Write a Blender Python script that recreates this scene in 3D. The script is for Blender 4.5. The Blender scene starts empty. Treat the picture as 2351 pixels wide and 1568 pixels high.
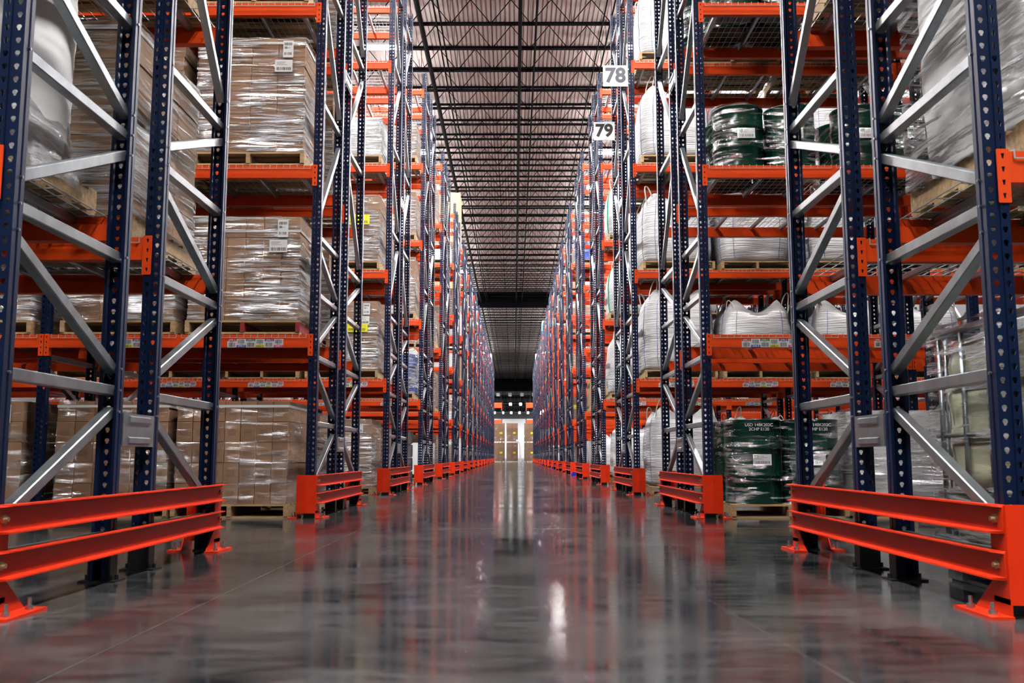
import bpy, math, random
from mathutils import Vector, Matrix, noise
R = math.radians
rnd = random.Random(7)
SC = bpy.context.scene
COL = SC.collection

# ------------------------------------------------------------------ camera
cd = bpy.data.cameras.new('camera')
cam = bpy.data.objects.new('camera', cd)
COL.objects.link(cam)
cam.location = (0, 0, .565)
cam.rotation_euler = (R(96.9), 0, R(.118))
cd.sensor_width = 36
cd.lens = 2180 / 2351 * 36
cd.clip_start, cd.clip_end = .05, 600
cd.dof.use_dof = True
cd.dof.focus_distance = 11
cd.dof.aperture_fstop = 6.3
SC.camera = cam

# ------------------------------------------------------------------ world, exposure
w = bpy.data.worlds.new('world'); SC.world = w; w.use_nodes = True
w.node_tree.nodes['Background'].inputs[0].default_value = (.5, .55, .6, 1)
w.node_tree.nodes['Background'].inputs[1].default_value = .02
SC.view_settings.view_transform = 'Standard'
SC.view_settings.look = 'None'
SC.view_settings.gamma = 1
SC.view_settings.use_curve_mapping = False
SC.view_settings.exposure = -0.12
LAMP_POWER = 920.0           # emission strength of the high bay lenses
SC.cycles.use_denoising = True
SC.cycles.max_bounces = 7
SC.cycles.diffuse_bounces = 1
SC.cycles.glossy_bounces = 4
SC.cycles.transmission_bounces = 4
SC.cycles.transparent_max_bounces = 14
SC.cycles.caustics_reflective = False
SC.cycles.caustics_refractive = False
SC.cycles.sample_clamp_indirect = 6
SC.cycles.use_light_tree = True

# ------------------------------------------------------------------ lay-out
XR, XL = 1.735, 1.815            # tunnel half widths to the guards
POST_W, POST_D = .088, .070
BAY = 2.53
FD = 1.067                       # frame depth
FLUE = .385
ROWD = 2 * FD + FLUE
LV = [0, 1.70, 3.335, 4.975, 6.61, 8.22]
TOPH = 8.56
PITCH = .0508
ROWY = [3.45] + [8.84 + 5.15 * k for k in range(16)]
def RY(side, r): return ROWY[r] - (.055 if side == 'left' and r == 0 else 0)
NBAY = [1, 2, 3, 3, 3, 3, 3, 3] + [2] * 9
ORD = ['first', 'second', 'third', 'fourth', 'fifth', 'sixth', 'seventh', 'eighth', 'ninth', 'tenth', 'eleventh',
       'twelfth', 'thirteenth', 'fourteenth', 'fifteenth', 'sixteenth', 'seventeenth']

# ------------------------------------------------------------------ materials
def mat(name, col, rough=.5, metal=0, spec=.5, nscale=0, namt=0, bump=0, bscale=40, coat=0, stretch=(1, 1, 1)):
    m = bpy.data.materials.new(name); m.use_nodes = True
    nt = m.node_tree; n = nt.nodes; l = nt.links; b = n['Principled BSDF']
    b.inputs['Base Color'].default_value = (*col, 1)
    b.inputs['Roughness'].default_value = rough
    b.inputs['Metallic'].default_value = metal
    b.inputs['Specular IOR Level'].default_value = spec
    b.inputs['Coat Weight'].default_value = coat
    if nscale or bump:
        tc = n.new('ShaderNodeTexCoord'); mp = n.new('ShaderNodeMapping')
        mp.inputs['Scale'].default_value = stretch
        l.new(tc.outputs['Object'], mp.inputs[0])
    if nscale:
        t = n.new('ShaderNodeTexNoise'); t.inputs['Scale'].default_value = nscale
        t.inputs['Detail'].default_value = 5
        l.new(mp.outputs[0], t.inputs['Vector'])
        r = n.new('ShaderNodeMapRange')
        r.inputs[1].default_value = .3; r.inputs[2].default_value = .7
        r.inputs[3].default_value = 1 - namt; r.inputs[4].default_value = 1 + namt
        l.new(t.outputs[0], r.inputs[0])
        mx = n.new('ShaderNodeVectorMath'); mx.operation = 'SCALE'
        mx.inputs[0].default_value = col
        l.new(r.outputs[0], mx.inputs['Scale'])
        l.new(mx.outputs[0], b.inputs['Base Color'])
        r2 = n.new('ShaderNodeMapRange')
        r2.inputs[3].default_value = max(.03, rough - .12); r2.inputs[4].default_value = rough + .12
        l.new(t.outputs[0], r2.inputs[0]); l.new(r2.outputs[0], b.inputs['Roughness'])
    if bump:
        t2 = n.new('ShaderNodeTexNoise'); t2.inputs['Scale'].default_value = bscale
        t2.inputs['Detail'].default_value = 4
        l.new(mp.outputs[0], t2.inputs['Vector'])
        bp = n.new('ShaderNodeBump'); bp.inputs['Strength'].default_value = bump
        bp.inputs['Distance'].default_value = .02
        l.new(t2.outputs[0], bp.inputs['Height']); l.new(bp.outputs[0], b.inputs['Normal'])
    return m

M = {}
M['blue'] = mat('navy_powder_coat', (.0030, .0110, .043), .38, spec=.22, nscale=6, namt=.10)
M['orange'] = mat('orange_powder_coat', (.86, .072, .006), .45, spec=.3, nscale=5, namt=.07)
M['guard'] = mat('orange_guard_paint', (.88, .036, .004), .42, spec=.3, nscale=9, namt=.08)
M['galv'] = mat('galvanised_steel', (.36, .40, .43), .34, metal=.85, nscale=14, namt=.14)
M['galv_flat'] = mat('galvanised_wire', (.55, .56, .56), .42, metal=.5)
M['black'] = mat('black_steel', (.008, .008, .010), .4)
M['bolt'] = mat('zinc_bolt', (.62, .52, .30), .3, metal=.9)
M['anchor'] = mat('steel_anchor', (.6, .6, .62), .25, metal=.9)
M['joist'] = mat('dark_joist_paint', (.0025, .0022, .003), .9, spec=.03)
M['wood'] = mat('pallet_pine', (.50, .33, .17), .75, nscale=5, namt=.30, bump=.15, bscale=30, stretch=(1, 8, 8))
M['redwood'] = mat('red_painted_block', (.30, .02, .02), .7)
M['kraft'] = mat('kraft_board', (.33, .185, .105), .8, nscale=4, namt=.10)
M['kraft_dark'] = mat('brown_kraft_board', (.20, .115, .060), .8, nscale=4, namt=.12)
M['kraft_pale'] = mat('pale_kraft_board', (.42, .30, .18), .8, nscale=3, namt=.06)
M['white'] = mat('white_board', (.80, .80, .81), .5)
M['paper'] = mat('label_paper', (.78, .78, .78), .6)
M['ink'] = mat('black_ink', (.012, .012, .014), .6)
M['grey_ink'] = mat('grey_ink', (.10, .10, .13), .6)
M['yellow'] = mat('yellow_label', (.80, .78, .02), .6)
M['l_red'] = mat('red_band', (.65, .02, .02), .6)
M['l_blue'] = mat('blue_band', (.02, .12, .55), .6)
M['l_green'] = mat('green_band', (.01, .22, .10), .6)
M['l_purple'] = mat('purple_band', (.16, .05, .32), .6)
M['l_pink'] = mat('pink_band', (.75, .05, .30), .6)
M['drum'] = mat('green_drum_paint', (.002, .030, .019), .22, nscale=3, namt=.1)
M['bluedrum'] = mat('blue_plastic', (.01, .07, .42), .3)
M['cyan'] = mat('cyan_wrap', (.02, .30, .62), .4)
M['bag'] = mat('woven_white_bag', (.72, .72, .735), .62, nscale=3, namt=.04, bump=.9, bscale=5, stretch=(.7, .7, 11))
M['bag_soft'] = mat('soft_white_bag', (.80, .80, .80), .45, nscale=2, namt=.06, bump=.2, bscale=4)
M['seam'] = mat('blue_seam', (.05, .08, .42), .7)
M['green_stripe'] = mat('green_stripe', (.01, .40, .20), .7)
M['loop'] = mat('bag_webbing', (.72, .69, .62), .8)
M['tank'] = mat('cream_tank_plastic', (.62, .64, .44), .35, nscale=2, namt=.05)
M['wall'] = mat('painted_wall', (.80, .82, .85), .7)
M['wall_dark'] = mat('grey_wall_panel', (.08, .08, .085), .8, nscale=.5, namt=.15)
M['tape'] = mat('white_band_film', (.80, .78, .76), .25)
M['plastic_blue'] = mat('blue_scrap', (.01, .02, .6), .4)
M['signal'] = mat('sign_white', (.85, .86, .88), .5)

def carton_mat():
    m = mat('printed_carton', (.33, .185, .105), .75, nscale=4, namt=.10)
    nt = m.node_tree; n = nt.nodes; l = nt.links; b = n['Principled BSDF']
    src = b.inputs['Base Color'].links[0].from_socket
    oi = n.new('ShaderNodeObjectInfo')
    tc = n.new('ShaderNodeTexCoord'); sp = n.new('ShaderNodeSeparateXYZ')
    l.new(tc.outputs['Generated'], sp.inputs[0])
    def band(sock, a, c):
        s = n.new('ShaderNodeMath'); s.operation = 'SUBTRACT'; s.inputs[1].default_value = (a + c) / 2; l.new(sock, s.inputs[0])
        ab = n.new('ShaderNodeMath'); ab.operation = 'ABSOLUTE'; l.new(s.outputs[0], ab.inputs[0])
        lt = n.new('ShaderNodeMath'); lt.operation = 'LESS_THAN'; lt.inputs[1].default_value = (c - a) / 2; l.new(ab.outputs[0], lt.inputs[0])
        return lt.outputs[0]
    def mul(a, c):
        k = n.new('ShaderNodeMath'); k.operation = 'MULTIPLY'; l.new(a, k.inputs[0])
        if isinstance(c, float): k.inputs[1].default_value = c
        else: l.new(c, k.inputs[1])
        return k.outputs[0]
    msk = mul(band(sp.outputs[0], .22, .74), band(sp.outputs[2], .30, .62))
    vn = n.new('ShaderNodeTexNoise'); vn.inputs['Scale'].default_value = 22
    mp = n.new('ShaderNodeMapping'); mp.inputs['Scale'].default_value = (3, 0, .7)
    l.new(tc.outputs['Generated'], mp.inputs[0]); l.new(mp.outputs[0], vn.inputs['Vector'])
    gt = n.new('ShaderNodeMath'); gt.operation = 'GREATER_THAN'; gt.inputs[1].default_value = .47; l.new(vn.outputs[0], gt.inputs[0])
    msk = mul(mul(msk, gt.outputs[0]), .40)
    mx = n.new('ShaderNodeMix'); mx.data_type = 'RGBA'
    l.new(msk, mx.inputs['Factor']); l.new(src, mx.inputs['A']); mx.inputs['B'].default_value = (.06, .045, .04, 1)
    hsv = n.new('ShaderNodeHueSaturation')
    mr = n.new('ShaderNodeMapRange'); mr.inputs[3].default_value = .82; mr.inputs[4].default_value = 1.15
    l.new(oi.outputs['Random'], mr.inputs[0]); l.new(mr.outputs[0], hsv.inputs['Value'])
    l.new(mx.outputs['Result'], hsv.inputs['Color']); l.new(hsv.outputs[0], b.inputs['Base Color'])
    return m
M['carton'] = carton_mat()

def film_mat(name, lo, hi, tint=(.9, .9, .92), stretch=(1, 1, 6), dif=.3, a=.46, c=.66):
    m = bpy.data.materials.new(name); m.use_nodes = True
    nt = m.node_tree; n = nt.nodes; l = nt.links
    n.remove(n['Principled BSDF']); out = n['Material Output']
    tc = n.new('ShaderNodeTexCoord'); mp = n.new('ShaderNodeMapping'); mp.inputs['Scale'].default_value = stretch
    l.new(tc.outputs['Object'], mp.inputs[0])
    t = n.new('ShaderNodeTexNoise'); t.inputs['Scale'].default_value = 3.2; t.inputs['Detail'].default_value = 6
    t.inputs['Roughness'].default_value = .65; t.inputs['Distortion'].default_value = .6
    l.new(mp.outputs[0], t.inputs['Vector'])
    r = n.new('ShaderNodeMapRange'); r.inputs[1].default_value = a; r.inputs[2].default_value = c
    r.inputs[3].default_value = lo; r.inputs[4].default_value = hi
    big = n.new('ShaderNodeTexNoise'); big.inputs['Scale'].default_value = 1.6; big.inputs['Detail'].default_value = 2
    l.new(tc.outputs['Object'], big.inputs['Vector'])
    ma = n.new('ShaderNodeMath'); ma.operation = 'MULTIPLY_ADD'; ma.inputs[1].default_value = .55; ma.inputs[2].default_value = -.265
    l.new(big.outputs[0], ma.inputs[0])
    sm = n.new('ShaderNodeMath'); sm.operation = 'ADD'; l.new(t.outputs[0], sm.inputs[0]); l.new(ma.outputs[0], sm.inputs[1])
    l.new(sm.outputs[0], r.inputs[0])
    bp = n.new('ShaderNodeBump'); bp.inputs['Strength'].default_value = 1.0; bp.inputs['Distance'].default_value = .09
    l.new(t.outputs[0], bp.inputs['Height'])
    g = n.new('ShaderNodeBsdfGlossy'); g.inputs['Roughness'].default_value = .16; g.inputs['Color'].default_value = (*tint, 1)
    d = n.new('ShaderNodeBsdfDiffuse'); d.inputs['Color'].default_value = (*tint, 1)
    l.new(bp.outputs[0], g.inputs['Normal']); l.new(bp.outputs[0], d.inputs['Normal'])
    gd = n.new('ShaderNodeMixShader'); gd.inputs[0].default_value = dif
    l.new(g.outputs[0], gd.inputs[1]); l.new(d.outputs[0], gd.inputs[2])
    tr = n.new('ShaderNodeBsdfTransparent')
    mx = n.new('ShaderNodeMixShader')
    l.new(r.outputs[0], mx.inputs[0]); l.new(tr.outputs[0], mx.inputs[1]); l.new(gd.outputs[0], mx.inputs[2])
    l.new(mx.outputs[0], out.inputs[0])
    return m
M['film'] = film_mat('stretch_film', .02, .85, stretch=(.8, .8, 12), dif=.5, a=.47, c=.60)
M['film_dark'] = film_mat('stretch_film_on_drums', .0, .42, stretch=(1, 1, 8), dif=.04, a=.50, c=.66)
M['film_white'] = film_mat('heavy_white_film', .55, .95)

def emit(name, col, s):
    m = bpy.data.materials.new(name); m.use_nodes = True
    nt = m.node_tree; nt.nodes.remove(nt.nodes['Principled BSDF'])
    e = nt.nodes.new('ShaderNodeEmission'); e.inputs[0].default_value = (*col, 1); e.inputs[1].default_value = s
    nt.links.new(e.outputs[0], nt.nodes['Material Output'].inputs[0])
    return m
M['lens'] = emit('lamp_lens', (1, .985, .96), LAMP_POWER)
M['added_glow'] = emit('added_roof_glow', (1, .95, .92), 200)  # glow added on the lamp tops to brighten the roof
M['door_light'] = emit('dock_lamp_lens', (1, 1, 1), 14)

def floor_mat():
    m = bpy.data.materials.new('polished_concrete'); m.use_nodes = True
    nt = m.node_tree; n = nt.nodes; l = nt.links; b = n['Principled BSDF']
    tc = n.new('ShaderNodeTexCoord')
    def noi(sc, det, st=(1, 1, 1), dist=0):
        mp = n.new('ShaderNodeMapping'); mp.inputs['Scale'].default_value = st
        l.new(tc.outputs['Object'], mp.inputs[0])
        t = n.new('ShaderNodeTexNoise'); t.inputs['Scale'].default_value = sc; t.inputs['Detail'].default_value = det
        t.inputs['Distortion'].default_value = dist
        l.new(mp.outputs[0], t.inputs['Vector']); return t.outputs[0]
    a = noi(.9, 9, dist=.8); c = noi(4.5, 9, (1, 2.6, 1), .6); f = noi(60, 3)
    cr = n.new('ShaderNodeValToRGB')
    cr.color_ramp.elements[0].position = .30; cr.color_ramp.elements[0].color = (.013, .0145, .017, 1)
    cr.color_ramp.elements[1].position = .74; cr.color_ramp.elements[1].color = (.078, .078, .079, 1)
    ad = n.new('ShaderNodeMath'); ad.operation = 'ADD'; l.new(a, ad.inputs[0])
    s = n.new('ShaderNodeMath'); s.operation = 'MULTIPLY_ADD'; s.inputs[1].default_value = .7; s.inputs[2].default_value = -.35
    hz_ = noi(1.3, 10, (.35, 6, 1), .3)
    l.new(c, s.inputs[0])
    s2 = n.new('ShaderNodeMath'); s2.operation = 'MULTIPLY_ADD'; s2.inputs[1].default_value = .18
    l.new(hz_, s2.inputs[0]); l.new(s.outputs[0], s2.inputs[2])
    s3 = n.new('ShaderNodeMath'); s3.operation = 'SUBTRACT'; s3.inputs[1].default_value = .09; l.new(s2.outputs[0], s3.inputs[0])
    l.new(s3.outputs[0], ad.inputs[1]); l.new(ad.outputs[0], cr.inputs[0])
    l.new(cr.outputs[0], b.inputs['Base Color'])
    # rubbed scratches
    wv = n.new('ShaderNodeTexVoronoi'); wv.feature = 'DISTANCE_TO_EDGE'; wv.inputs['Scale'].default_value = .55
    mp = n.new('ShaderNodeMapping'); mp.inputs['Scale'].default_value = (1, .45, 1); mp.inputs['Rotation'].default_value = (0, 0, .5)
    l.new(tc.outputs['Object'], mp.inputs[0]); l.new(mp.outputs[0], wv.inputs['Vector'])
    lt = n.new('ShaderNodeMath'); lt.operation = 'LESS_THAN'; lt.inputs[1].default_value = .0022; l.new(wv.outputs[0], lt.inputs[0])
    mx = n.new('ShaderNodeMix'); mx.data_type = 'RGBA'; l.new(cr.outputs[0], mx.inputs['A']); mx.inputs['B'].default_value = (.16, .155, .15, 1)
    gf = n.new('ShaderNodeMath'); gf.operation = 'MULTIPLY'; gf.inputs[1].default_value = .35
    l.new(lt.outputs[0], gf.inputs[0]); l.new(gf.outputs[0], mx.inputs['Factor'])
    l.new(mx.outputs['Result'], b.inputs['Base Color'])
    rr = n.new('ShaderNodeMapRange'); rr.inputs[1].default_value = .3; rr.inputs[2].default_value = .75
    rr.inputs[3].default_value = .08; rr.inputs[4].default_value = .19
    l.new(ad.outputs[0], rr.inputs[0]); l.new(rr.outputs[0], b.inputs['Roughness'])
    b.inputs['Specular IOR Level'].default_value = .45
    bp = n.new('ShaderNodeBump'); bp.inputs['Strength'].default_value = .02; bp.inputs['Distance'].default_value = .003
    l.new(c, bp.inputs['Height']); l.new(bp.outputs[0], b.inputs['Normal'])
    return m
M['floor'] = floor_mat()
M['joint'] = mat('floor_joint_filler', (.10, .10, .10), .35)
M['roof'] = mat('roof_deck', (.62, .53, .51), .65, nscale=2.5, namt=.05, stretch=(4, .5, 1))

# ------------------------------------------------------------------ mesh helpers
class MB:
    def __init__(s): s.v = []; s.f = []; s.m = []
    def poly(s, pts, fs, mi=0):
        o = len(s.v); s.v += [tuple(p) for p in pts]
        s.f += [tuple(i + o for i in f) for f in fs]; s.m += [mi] * len(fs)
    def box(s, x0, x1, y0, y1, z0, z1, mi=0):
        s.poly([(x0, y0, z0), (x1, y0, z0), (x1, y1, z0), (x0, y1, z0), (x0, y0, z1), (x1, y0, z1), (x1, y1, z1), (x0, y1, z1)],
               [(0, 3, 2, 1), (4, 5, 6, 7), (0, 1, 5, 4), (1, 2, 6, 5), (2, 3, 7, 6), (3, 0, 4, 7)], mi)
    def cbox(s, c, d, mi=0):
        s.box(c[0] - d[0] / 2, c[0] + d[0] / 2, c[1] - d[1] / 2, c[1] + d[1] / 2, c[2] - d[2] / 2, c[2] + d[2] / 2, mi)
    def tube(s, a, b, r, n=6, mi=0):
        a = Vector(a); b = Vector(b); d = (b - a).normalized()
        u = d.orthogonal().normalized(); w_ = d.cross(u)
        pts = []
        for p in (a, b):
            for k in range(n):
                t = 2 * math.pi * k / n
                pts.append(p + u * math.cos(t) * r + w_ * math.sin(t) * r)
        fs = [(k, (k + 1) % n, n + (k + 1) % n, n + k) for k in range(n)]
        fs += [tuple(range(n))[::-1], tuple(range(n, 2 * n))]
        s.poly(pts, fs, mi)
    def path(s, pts, r, n=6, mi=0):
        P = [Vector(p) for p in pts]; rings = []
        up = None
        for i, p in enumerate(P):
            d = (P[min(i + 1, len(P) - 1)] - P[max(i - 1, 0)]).normalized()
            if up is None: up = d.orthogonal().normalized()
            up = (up - d * up.dot(d)).normalized(); w_ = d.cross(up)
            rings += [p + up * math.cos(2 * math.pi * k / n) * r + w_ * math.sin(2 * math.pi * k / n) * r for k in range(n)]
        fs = []
        for i in range(len(P) - 1):
            fs += [(i * n + k, i * n + (k + 1) % n, (i + 1) * n + (k + 1) % n, (i + 1) * n + k) for k in range(n)]
        s.poly(rings, fs, mi)
    def prism(s, prof, axis, a, b, mi=0):
        # prof: list of 2-D points; axis 'x': (y,z); 'y': (x,z); 'z': (x,y)
        def mk(p, t):
            return {'x': (t, p[0], p[1]), 'y': (p[0], t, p[1]), 'z': (p[0], p[1], t)}[axis]
        n = len(prof)
        pts = [mk(p, a) for p in prof] + [mk(p, b) for p in prof]
        s.poly(pts, [(k, (k + 1) % n, n + (k + 1) % n, n + k) for k in range(n)] + [tuple(range(n))[::-1], tuple(range(n, 2 * n))], mi)
    def lathe(s, prof, n=28, mi=0, c=(0, 0)):
        pts = []; m_ = len(prof)
        for k in range(n):
            t = 2 * math.pi * k / n
            pts += [(c[0] + r * math.cos(t), c[1] + r * math.sin(t), z) for r, z in prof]
        fs = []
        for k in range(n):
            k2 = (k + 1) % n
            fs += [(k * m_ + i, k2 * m_ + i, k2 * m_ + i + 1, k * m_ + i + 1) for i in range(m_ - 1)]
        s.poly(pts, fs, mi)
    def mesh(s, name, mats, smooth=False):
        me = bpy.data.meshes.new(name); me.from_pydata(s.v, [], s.f)
        for m in (mats if isinstance(mats, list) else [mats]): me.materials.append(m)
        if max(s.m or [0]): me.polygons.foreach_set('material_index', s.m)
        if smooth: me.polygons.foreach_set('use_smooth', [True] * len(me.polygons))
        me.update(); return me

def link(name, me, parent=None, loc=(0, 0, 0), rz=0, rot=None):
    o = bpy.data.objects.new(name, me); COL.objects.link(o)
    o.location = loc
    o.rotation_euler = rot if rot else (0, 0, rz)
    if parent: o.parent = parent
    return o
LABELS = {}
def tag(o, label, cat, group=None, kind=None):
    o['label'] = label; o['category'] = cat
    if group: o['group'] = group
    if kind: o['kind'] = kind
    return o
def thing(name, label, cat, loc=(0, 0, 0), rz=0, group=None):
    return tag(link(name, None, None, loc, rz), label, cat, group)
def struct(name, me, loc=(0, 0, 0)):
    o = link(name, me, None, loc); o['kind'] = 'structure'; return o

FONTC = {}
def text_mesh(txt, size, m, depth=.0008, bold=0.0):
    key = (txt, size, m.name)
    if key in FONTC: return FONTC[key]
    cu = bpy.data.curves.new('t', 'FONT'); cu.body = txt; cu.size = size; cu.extrude = depth
    cu.offset = bold; cu.align_x = 'CENTER'; cu.align_y = 'CENTER'
    o = bpy.data.objects.new('t', cu); COL.objects.link(o)
    dg = bpy.context.evaluated_depsgraph_get()
    me = bpy.data.meshes.new_from_object(o.evaluated_get(dg))
    me.materials.clear(); me.materials.append(m); me.name = 'lettering'
    bpy.data.objects.remove(o); FONTC[key] = me
    return me
TR = (R(90), 0, 0)          # stands text up, facing -Y
def add_text(mb, txt, size, cx, y, cz, mi, bold=0.0):
    me = text_mesh(txt, size, M['ink'], bold=bold)
    mb.poly([(v.co.x + cx, y + v.co.z * -1, v.co.y + cz) for v in me.vertices], [tuple(p.vertices) for p in me.polygons], mi)

# ------------------------------------------------------------------ the building
YA, YB, XW = -9.0, 292.0, 15.0
ROOF = 14.98
b = MB(); b.box(-XW, XW, YA, YB, -.2, 0); struct('floor', b.mesh('floor', M['floor']))
b = MB()
for x in (-1.2, 5.0, -7.4): b.box(x - .002, x + .002, YA, 100, -.001, .0004)
for y in (7.6, 12.9, 18.1, 23.2, 33.5, 43.8, 54.1, 64.4, 74.7): b.box(-XW, XW, y - .004, y + .004, -.001, .0006)
struct('trim_1', b.mesh('floor_joints', M['joint']))
b = MB()                                   # ribbed roof deck, ribs along Y
x = -XW; prof = []
while x < XW:
    prof += [(x, ROOF), (x + .085, ROOF), (x + .095, ROOF + .038), (x + .137, ROOF + .038), (x + .147, ROOF)]; x += .152
prof += [(XW, ROOF), (XW, ROOF + .1), (-XW, ROOF + .1)]
n = len(prof)
b.poly([(p[0], YA, p[1]) for p in prof] + [(p[0], YB, p[1]) for p in prof],
       [(k, (k + 1) % n, n + (k + 1) % n, n + k) for k in range(n)])
struct('ceiling', b.mesh('ceiling', M['roof']))
b = MB(); b.box(-XW - .2, -XW, YA, YB, 0, ROOF); struct('wall_left', b.mesh('wall_left', M['wall_dark']))
b = MB(); b.box(XW, XW + .2, YA, YB, 0, ROOF); struct('wall_right', b.mesh('wall_right', M['wall_dark']))
b = MB(); b.box(-XW, XW, YB, YB + .2, 0, 12.0); b.box(-XW, XW, YB, YB + .2, 12.0, ROOF, 1)
struct('wall_far', b.mesh('wall_far', [M['wall'], M['wall_dark']]))
b = MB(); b.box(-XW, XW, YA - .2, YA, 0, ROOF); struct('wall_near', b.mesh('wall_near', M['wall_dark']))

# open web joists
BC, TC = 14.10, 14.90
def joist_mesh():
    b = MB(); mod = 1.27
    b.box(-XW, XW, -.085, .085, BC - .025, BC + .022)
    b.box(-XW, XW, -.07, .07, ROOF - .055, ROOF - .004)
    k = 0; x = -XW + .3
    while x < XW - mod:
        b.tube((x, 0, BC), (x + mod / 2, 0, TC), .017, 4)
        b.tube((x + mod / 2, 0, TC), (x + mod, 0, BC), .017, 4)
        b.tube((x, 0, BC), (x, 0, TC), .009, 4)
        x += mod
    return b.mesh('roof_joist', M['joist'])
jm = joist_mesh()
y = 28.5 - 1.83 * 18
i = 0
while y < YB - 2:
    o = link('roof_joist', jm, None, (0, y, 0))
    tag(o, 'black open web steel joist spanning the warehouse roof', 'roof joist', 'open web joists under the roof')
    y += 1.83; i += 1
# girders and bridging lines
b = MB(); b.box(-XW, XW, -.15, .15, 13.55, ROOF - .01)
for k in range(-7, 8): b.box(k * 2 - .03, k * 2 + .03, -.2, .2, 13.5, ROOF - .01)
gm = b.mesh('roof_girder', M['joist'])
tag(link('roof_girder', gm, None, (0, 82.6, 0)), 'deep black roof girder crossing above the aisle halfway down', 'roof girder')
b = MB(); b.box(-XW, XW, -.15, .15, 12.6, ROOF - .01)
tag(link('roof_girder', b.mesh('far_girder', M['joist']), None, (0, 176, 0)), 'black roof girder beyond the racks near the far square lamps', 'roof girder')
def run(x, z, r, name, label, cat, y1=288):
    b = MB(); b.tube((0, -8, 0), (0, y1, 0), r, 8)
    return tag(link(name, b.mesh(name, M['joist']), None, (x, 0, z)), label, cat)
run(.20, 14.02, .06, 'sprinkler_pipe', 'black sprinkler pipe running under the roof over the aisle centre', 'pipe')
run(.70, 14.02, .035, 'conduit_pipe', 'slim black conduit just right of the central ceiling pipe', 'pipe')
run(-2.90, 14.0, .075, 'sprinkler_pipe', 'thick black ceiling pipe above the left rack ends', 'pipe')
run(-2.42, 14.02, .026, 'bracing_rod', 'thin ceiling bridging rod beside the thick left pipe, outer of the close pair', 'rod')
run(-2.28, 14.02, .026, 'bracing_rod', 'thin ceiling bridging rod nearest the aisle on the left', 'rod')
run(2.78, 14.02, .026, 'bracing_rod', 'thin ceiling bridging rod nearest the aisle on the right', 'rod')
run(3.02, 14.02, .026, 'bracing_rod', 'thin ceiling bridging rod on the right, outer of the close pair', 'rod')
run(3.6, 14.0, .05, 'sprinkler_pipe', 'black ceiling pipe above the right rack ends', 'pipe')

# high bay lamps over the working aisles, and added rows behind and beyond
b = MB(); b.box(-.62, .62, -.17, .17, .03, .10); b.box(-.66, .66, -.05, .05, .10, .14)
hm = b.mesh('lamp_housing', M['white'])
b = MB(); b.box(-.58, .58, -.14, .14, .0, .028); lm = b.mesh('lamp_lens', M['lens'])
b = MB(); b.tube((-.6, 0, .12), (-.6, 0, ROOF - 13.1), .006, 4); b.tube((.6, 0, .12), (.6, 0, ROOF - 13.1), .006, 4); sm = b.mesh('hanger', M['joist'])
b = MB(); b.box(-.55, .55, -.045, .045, .142, .150); um = b.mesh('added_uplight', M['added_glow'])  # added glowing strip, lifts the ceiling brightness
def high_bay(x, y, far=False):
    side = 'left' if x < 0 else 'right'
    t = thing('high_bay_lamp', 'white linear lamp glowing under the roof over the %s racks' % side, 'ceiling lamp', (x, y, 13.1), 0,
              'high bay lamps over the %s racks' % side)
    link('lamp_housing', hm, t); link('lamp_lens', lm, t); link('hanger', sm, t); link('added_uplight', um, t)
for k in range(-4, 26):  # rows behind the camera are unseen, added to light the guard plates
    for x in ((-4.05, 4.05) if k < 1 else (-12.1, -4.05, 4.05, 12.1)):
        high_bay(x, 12.6 + 5.15 * k)
for k in range(26, 54):
    for x in (-8.1, 8.1): high_bay(x, 12.6 + 5.15 * k)  # rows past the racks, added to brighten the far ceiling and end wall
# square lamps of the shipping area far behind
b = MB(); b.tube((0, 0, .3), (0, 0, ROOF - 12.45), .012, 4); b.box(-.33, .33, -.1, .1, -.33, .33); fm = b.mesh('square_lamp_housing', M['white'])
b = MB(); b.box(-.27, .27, -.12, -.1, -.27, .27); fl = b.mesh('square_lamp_lens', M['door_light'])
for yy, hz, sx, n, ph, nm in ((187, 12.75, 2.35, 9, -.78, 'nearest'), (217, 12.5, 2.3, 9, -.80, 'middle'), (262, 12.6, 2.3, 9, -.75, 'farthest')):
    bb = MB(); bb.box(-12, 12, -.02, .02, -.02, .02)
    for xx in (-10.5, 10.5): bb.box(xx - .01, xx + .01, -.01, .01, .02, ROOF - hz)
    tag(link('lamp_rail', bb.mesh('lamp_rail', M['galv_flat']), None, (0, yy + .035, hz)), 'thin bright rail carrying the %s row of square lamps' % nm, 'rail')
    for k in range(-4, 5):
        t = thing('square_lamp', 'small square lamp in the %s row far down the hall' % nm, 'lamp', (k * sx + ph, yy - .1, hz - .1), 0, '%s row of square lamps' % nm)
        link('lamp_housing', fm, t)
        if nm != 'nearest': link('lamp_lens', fl, t)

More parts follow.
